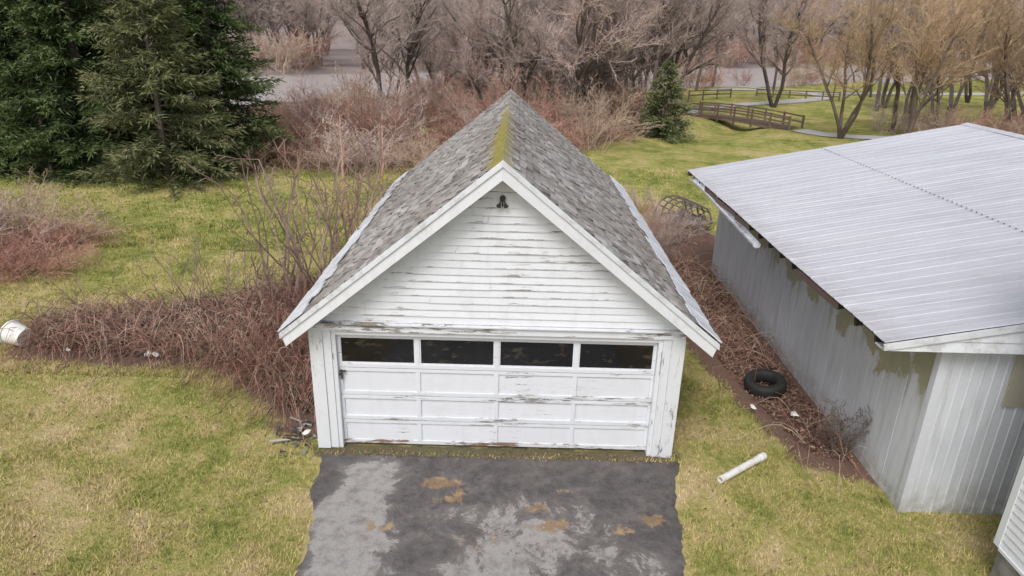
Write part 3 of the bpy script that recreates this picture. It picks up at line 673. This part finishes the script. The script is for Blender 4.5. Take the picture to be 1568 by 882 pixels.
for i in range(6):
    me=shrub_mesh('thicket_mesh',60+i,22,2.4,.55,r=.017,br=3,base=1.1,wob=.2,arch=(-.03,.0)[i%2],rmin=.006); me.materials.append((M_tw_red,M_tw_mauve,M_tw_tan)[i%3]); SV.append(me)
BV=[]
for i in range(3):
    me=shrub_mesh('thicket_bramble_mesh',80+i,40,1.6,.8,r=.014,br=2,base=1.3,wob=.28,arch=-.12,rmin=.006); me.materials.append((M_tw_red,M_bramble,M_straw)[i]); BV.append(me)
def rand_in(poly):
    xs_=[p[0] for p in poly];ys_=[p[1] for p in poly]
    while True:
        x=random.uniform(min(xs_),max(xs_));y=random.uniform(min(ys_),max(ys_)); c=False; n=len(poly)
        for i in range(n):
            x1,y1=poly[i];x2,y2=poly[(i+1)%n]
            if (y1>y)!=(y2>y) and x<(x2-x1)*(y-y1)/(y2-y1)+x1: c=not c
        if c: return x,y
TP=[(-13,31.5),(-4,31.5),(2,36.5),(8,44),(11.5,50),(10,60),(-8,60),(-14,50)]
SPX,SPY=9.7,46.0
def gap(x,y): return (abs(x+6.5)<4 and 42<y<49) or math.hypot(x-SPX,y-SPY)<2.6 or (y<SPY and abs(x-SPX*y/SPY)<2.0)
E=empty('shrub_thicket')
for i in range(115):
    x,y=rand_in(TP)
    if gap(x,y): continue
    place(E,random.choice(SV),'shrub',x,y,random.uniform(.45,1.5),zs=random.uniform(.8,1.25))
for i in range(130):
    x,y=rand_in(TP)
    if gap(x,y): continue
    place(E,random.choice(BV),'bramble',x,y,random.uniform(.6,1.2))
for i in range(60):
    x=random.uniform(-10,40); y=river_near(x)-random.uniform(1,7)
    if x>12 and random.random()<.75: continue
    place(E,random.choice(SV),'shrub',x,y,random.uniform(.8,1.4))
E=empty('distant_tree_line')
for i in range(80):
    x=random.uniform(-13,14); rn=river_near(x); y=random.uniform(47,max(56,rn-2))
    if x<-5 and random.random()<.6: continue
    if math.hypot(x-SPX,y-SPY)<4.5: continue
    place(E,random.choice(TV),'tree',x,y,random.uniform(.6,1.25))
for i in range(240):
    x=random.uniform(-100,140); y=river_near(x)+43+random.expovariate(1/20)
    me=random.choice(TV) if random.random()<(.97 if x<35 else .75) else random.choice(OV)
    place(E,me,'tree',x,y,random.uniform(1.0,1.8))
for i in range(150):
    x=random.uniform(-100,140); y=river_near(x)+40+random.uniform(0,8)
    place(E,random.choice(SV),'bank_shrub',x,y,random.uniform(1.3,2.6))
for i in range(100):
    y=random.uniform(190,330); x=random.uniform(-.85*y,.85*y); place(E,random.choice(TV),'tree',x,y,random.uniform(1.6,2.3))
for i in range(30):
    x=random.uniform(20,75); y=random.uniform(62,river_near(x)-2); place(E,random.choice(TV),'tree',x,y,random.uniform(.8,1.2))
for (x,y,s,k) in((-.8,50,1.15,0),(12.6,58,1.1,1),(-9,47,1,3),(4.5,52,1.0,2),(24,66,1.1,4),(15.5,72,1.1,5)):
    place(None,TV[k],'bare_tree',x,y,s)
for (x,y,s,k) in((21.6,46.3,1.0,0),(25.4,45,.95,1),(28.5,47,1.05,2),(32,45,1.0,0),(36,49,1.1,1),(30,54,1.1,2),(40,56,1.2,0)):
    place(None,OV[k],'willow_tree',x,y,s)
for (x,y,s,k) in((27,50,1.0,6),(33.5,51,1.0,2)): place(None,TV[k],'bare_tree',x,y,s)
E=empty('riverside_shrub')
for i in range(26): place(E,random.choice(SV),'shrub',random.uniform(26,40),random.uniform(41,50),random.uniform(.8,1.2))
def spruce(name,seed,Ht,Rr_,z0=.3,lw=.05,ll=.26,pw=.8,dens=1.0,reps=3):
    g=np.random.default_rng(seed); P=[];D=[];SZ=[];seg=[(0,0,-.2,.02*Ht,0,0,Ht*.5,.012*Ht),(0,0,Ht*.5,.012*Ht,0,0,Ht,.01)]
    z=z0
    while z<Ht-.1:
        f=1-z/Ht; nb=int(g.integers(7,10))
        for b in range(nb):
            az=g.uniform(0,6.283); L=Rr_*(f**pw)*g.uniform(.55,1.2)+.12; el=(.38*(1-f)-.10)+g.normal(0,.12)
            n=max(3,int(L/.13*dens)); u=np.linspace(.15,1,n)*L
            px=np.cos(az)*u*math.cos(el);py=np.sin(az)*u*math.cos(el); pz=z+u*math.sin(el)-.10*u*u/max(L,.5)*(.4+f)+.08*(u/L)**3*L
            seg.append((0,0,z,.02,float(px[n//2]),float(py[n//2]),float(pz[n//2]),.012)); seg.append((float(px[n//2]),float(py[n//2]),float(pz[n//2]),.012,float(px[-1]),float(py[-1]),float(pz[-1]),.005))
            for s in(-1,1,0):
                wdt=(.3+.7*np.sin(np.pi*np.clip(u/L,.08,1)*.85))*min(1,.4+L*.35)
                for rep in range(reps):
                    a=az+s*g.uniform(.4,1.2,n)
                    dd=np.stack([np.cos(a+g.normal(0,.4,n)),np.sin(a+g.normal(0,.4,n)),g.normal(-.15,.45,n)],-1)
                    off=dd*g.uniform(0,.22,n)[:,None]*rep*wdt[:,None]*1.3+g.normal(0,.03,(n,3))
                    P.append(np.stack([px,py,pz],-1)+off); D.append(dd); SZ.append(ll*wdt*g.uniform(.6,1.4,n))
        z+=g.uniform(.20,.32)*(.7+.5*f)
    P=np.concatenate(P);D=np.concatenate(D);SZ=np.concatenate(SZ)[:,None]
    D/=np.linalg.norm(D,axis=1,keepdims=True); sd=np.cross(D,g.normal(0,1,D.shape)); sd/=np.linalg.norm(sd,axis=1,keepdims=True)+1e-9
    w=lw*g.uniform(.6,1.3,(len(P),1)); V=np.stack([P-sd*w*.6,P+sd*w*.6,P+D*SZ],1).reshape(-1,3)
    F1=np.arange(3*len(P)).reshape(-1,3)
    r=g.random(len(P))
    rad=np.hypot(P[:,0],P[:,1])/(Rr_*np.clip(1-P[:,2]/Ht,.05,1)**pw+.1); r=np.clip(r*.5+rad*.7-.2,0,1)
    return mesh_np(name,V,F1,r),segs_mesh(name+'_wood',seg,5)
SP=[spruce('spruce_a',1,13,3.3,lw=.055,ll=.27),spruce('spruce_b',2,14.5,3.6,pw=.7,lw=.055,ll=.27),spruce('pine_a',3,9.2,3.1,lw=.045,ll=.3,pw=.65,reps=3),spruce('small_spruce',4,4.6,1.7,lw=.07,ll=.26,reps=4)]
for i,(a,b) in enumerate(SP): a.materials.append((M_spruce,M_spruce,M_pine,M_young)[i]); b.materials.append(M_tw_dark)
def conifer(name,k,x,y,s):
    e=empty(name,(x,y,float(hgt(x,y)))); e.scale=(s,s,s); e.rotation_euler=(0,0,random.uniform(0,6))
    for nm,me in(('foliage',SP[k][0]),('trunk',SP[k][1])):
        o=bpy.data.objects.new(nm,me);COL.objects.link(o);o.parent=e
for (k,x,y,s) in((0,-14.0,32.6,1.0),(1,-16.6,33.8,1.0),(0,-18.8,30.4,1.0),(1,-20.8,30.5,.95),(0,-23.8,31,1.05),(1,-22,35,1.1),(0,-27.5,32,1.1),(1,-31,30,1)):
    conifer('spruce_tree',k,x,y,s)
conifer('pine_tree',2,-14.9,29.0,1.0)
conifer('small_spruce_tree',3,SPX,SPY,1.05)

def single(name,me,mat,x,y,s=1,rz=0):
    me.materials.append(mat); return place(None,me,name,x,y,s,rz)
for i,(x,y,n,h,sp,mt) in enumerate(((-4.9,15.3,8,4.1,.34,M_sap),(-4.3,16.2,8,4.0,.24,M_sap),(-3.95,14.6,7,3.2,.16,M_sap),(-5.7,15.5,6,3.7,.36,M_sap),(-4.4,18.0,9,3.8,.25,M_sap),(-4.6,20.5,9,3.8,.3,M_tw_red),(-5.0,17.2,7,3.5,.3,M_sap),(-5.3,14.3,5,2.8,.3,M_sap))):
    single('bare_sapling',shrub_mesh('bare_sapling',100+i,n,h,sp,r=.034,br=1,base=.5,wob=.09,rmin=.009,lv=1 if i%2 else 2,st0=3),mt,x,y)
for i,(x,y,n,h) in enumerate(((-7.3,15.0,10,2.1),(-8.3,14.9,7,1.6),(-6.5,14.9,8,1.9),(-10,15.0,6,1.3),(-5.9,13.2,7,1.0),(-6.9,16.5,6,1.7))):
    single('bare_shrub',shrub_mesh('bare_shrub',120+i,n,h,.4,r=.014,br=1,base=.6,rmin=.006,lv=1),M_sap,x,y)
E=empty('brown_shrub')
for i in range(12): place(E,random.choice((SV[2],SV[5],SV[1])),'stems',random.uniform(-20,-13.8),random.uniform(16.8,21),random.uniform(.7,1.0))
for i in range(14): place(E,random.choice(BV[:2]),'stems',random.uniform(-16.6,-13.3),random.uniform(16.8,20.5),random.uniform(.5,.9))
for i,(x,y) in enumerate(((5.7,10.0),(5.6,9.9))): single('dead_weed',shrub_mesh('dead_weed',140+i,9,.9,.35,r=.007,br=2,base=.1),M_tw_dark,x,y)
E=empty('fence_line_shrub')
for i in range(14): place(E,random.choice(SV+BV),'stems',random.uniform(3.9,5.6),random.uniform(17.5,27),random.uniform(.35,.65))

def tangle(name,poly,n,mat,L=(.6,1.6),h=(.15,.55),r=.008):
    s=[]
    for i in range(n):
        x,y=rand_in(poly)
        if math.hypot(x-TX,y-TY)<1.0: continue
        a=random.uniform(0,6.28); l=random.uniform(*L); hh=random.uniform(*h); k=6; bend=random.gauss(0,.7); p=None; rr=r*random.uniform(.6,1.3); z0=random.uniform(0,.15)
        for j in range(k+1):
            u=j/k; q=(x,y,z0+hh*math.sin(math.pi*min(1,u*1.15))+random.gauss(0,.02))
            if p: s.append((*p,rr,*q,rr*.9))
            p=q; rr*=.9; a+=bend/k+random.gauss(0,.2); x+=math.cos(a)*l/k;y+=math.sin(a)*l/k
    obj(name,segs_mesh(name,s,3),mat)
BT=[(-10.0,12.9),(-10.9,14.3),(-7.7,15.2),(-5.5,16.5),(-3.6,18.5),(-3.6,10.7),(-4.1,10.9),(-5.0,11.9),(-6.4,12.8),(-8.3,12.8)]
tangle('bramble_tangle',BT,2600,M_bramble)
tangle('bramble_tangle',BT,900,M_tw_dark,h=(.1,.5),r=.010)
tangle('dead_weed_stalks',BT,800,M_straw,L=(.4,1.2),h=(.3,.75),r=.007)
tangle('bramble_tangle',[(-5.5,11.9),(-3.6,10.9),(-3.6,16),(-6,16)],900,M_bramble,h=(.4,.95),r=.009)
ST=[(5.15,10.0),(4.75,11.8),(4.5,14),(4.3,20),(5.8,20),(5.85,9.6)]
tangle('bramble_tangle',ST,450,M_bramble,h=(.08,.35),r=.007)
tangle('dead_weed_stalks',ST,160,M_straw,h=(.08,.45),r=.006)
def leaves(name,poly,n,mat,smin,smax,zmax):
    pts=[rand_in(poly) for _ in range(n)]; P=np.array([(x,y,0) for x,y in pts]); P[:,2]=NR.uniform(.01,zmax,n)
    a=NR.normal(0,1,(n,3));a[:,2]*=.45;a/=np.linalg.norm(a,axis=1,keepdims=True);b=np.cross(a,NR.normal(0,.4,(n,3))+np.array([0,0,1]));b/=np.linalg.norm(b,axis=1,keepdims=True)
    s=NR.uniform(smin,smax,(n,1)); V=np.stack([P-a*s,P-b*s*.55,P+a*s,P+b*s*.55],1).reshape(-1,3); F=np.arange(4*n).reshape(n,4)
    obj(name,mesh_np(name,V,F,NR.random(n)),mat)
leaves('leaf_litter',BT,18000,M_leaf,.02,.055,.28)
leaves('leaf_litter',ST,7000,M_leaf,.02,.05,.10)
leaves('leaf_litter',[(-9,6),(-3.3,6),(-3.4,10.5),(-9,12)],350,M_leaf,.015,.035,.06)
leaves('leaf_litter',[(-3.1,9.5),(2.8,9.5),(2.8,9.75),(-3.1,9.75)],450,M_leaf,.012,.03,.05)
leaves('leaf_litter',[(-2.9,6),(2.4,6),(2.5,9.4),(-2.9,9.4)],120,M_leaf,.012,.028,.035)
leaves('leaf_litter',[(2.8,6),(6,6),(5,12),(2.8,12)],350,M_leaf,.015,.035,.06)

def grassblades(n,y0,y1,hmin,hmax,wd):
    Yb=y0+(y1-y0)*NR.random(n)**1.15; Xb=(NR.random(n)*2-1)*(Yb*.80+2.5)
    keep=np.ones(n,bool)
    Lx=np.interp(Yb,yl,[p[1] for p in pl_][::-1]);Rx=np.interp(Yb,yl,[p[2] for p in pl_][::-1])
    keep&=~((Yb<9.55)&(Xb>Lx)&(Xb<Rx)); keep&=~((Yb>=9.66)&(Yb<19.6)&(Xb>WL-.03)&(Xb<WR+.03)); keep&=~((Xb>WX0-.03)&(Xb<WX1)&(Yb>WY0-.03)&(Yb<WY1)); keep&=~((Xb>HX)&(Yb<HY))
    keep&=~((Yb>=9.5)&(Yb<9.7)&(Xb>-3.1)&(Xb<2.7)&(NR.random(n)<.5))
    l=np.maximum.reduce([inpoly(Xb,Yb,BED,.4),inpoly(Xb,Yb,STRIP,.4),inpoly(Xb,Yb,LEFTB,1)]); keep&=NR.random(n)>l*1.25
    cl=.5+.25*(np.sin(Xb*3.1+np.sin(Yb*2.3)*2)+np.sin(Yb*3.7+np.sin(Xb*1.9)*2))
    Xb,Yb,cl=Xb[keep],Yb[keep],cl[keep]; m=len(Xb)
    hh=NR.uniform(hmin,hmax,m)*(.5+.8*cl); a=NR.uniform(0,6.283,m); ln=NR.uniform(.2,1.5,m)*hh; b=a+NR.uniform(.8,2.2,m)
    w=wd*NR.uniform(.6,1.3,m); P=np.stack([Xb,Yb,hgt(Xb,Yb)-.003],-1); s=np.stack([np.cos(b)*w,np.sin(b)*w,0*w],-1)
    V=np.stack([P-s,P+s,P+np.stack([np.cos(a)*ln,np.sin(a)*ln,hh],-1)],1).reshape(-1,3)
    return V,np.arange(3*m).reshape(m,3),NR.random(m)
A=[grassblades(230000,5.8,13,.025,.08,.0065),grassblades(130000,12,22,.04,.11,.009),grassblades(80000,20,34,.05,.13,.016)]
o=0;Vs=[];Fs=[];Rs=[]
for v,f,r in A: Vs.append(v);Fs.append(f+o);Rs.append(r);o+=len(v)
obj('lawn_grass',mesh_np('lawn_grass',np.concatenate(Vs),np.concatenate(Fs),np.concatenate(Rs)),M_blade)

# ------------------------------------------------------------------ light, sky, camera
w=bpy.data.worlds.new('World');scene.world=w;w.use_nodes=True;nt=w.node_tree
bg=nt.nodes['Background'];sk=nt.nodes.new('ShaderNodeTexSky');sk.sky_type='NISHITA';sk.sun_disc=False;sk.sun_elevation=R(52);sk.sun_rotation=R(200);sk.dust_density=4;sk.air_density=1
hs=nt.nodes.new('ShaderNodeHueSaturation');hs.inputs['Saturation'].default_value=.45;nt.links.new(sk.outputs[0],hs.inputs['Color']);nt.links.new(hs.outputs[0],bg.inputs[0]);bg.inputs[1].default_value=.15
sd=bpy.data.lights.new('sun','SUN');sd.energy=1.4;sd.angle=R(25);sd.color=(1,.98,.96);so=bpy.data.objects.new('sun',sd);COL.objects.link(so)
az=R(200);el=R(52); dirv=Vector((math.sin(az)*math.cos(el),math.cos(az)*math.cos(el),math.sin(el))); so.rotation_euler=dirv.to_track_quat('Z','Y').to_euler()
cd=bpy.data.cameras.new('camera');cd.lens=24;cd.sensor_width=36;cd.clip_end=2000;cd.clip_start=.1
co=bpy.data.objects.new('camera',cd);COL.objects.link(co)
co.matrix_world=Matrix.Translation((0,0,6.8))@Matrix.Rotation(R(90-21.3),4,'X')@Matrix.Rotation(R(1.5),4,'Z')
scene.camera=co
scene.view_settings.view_transform='Standard';scene.view_settings.look='None';scene.view_settings.exposure=0
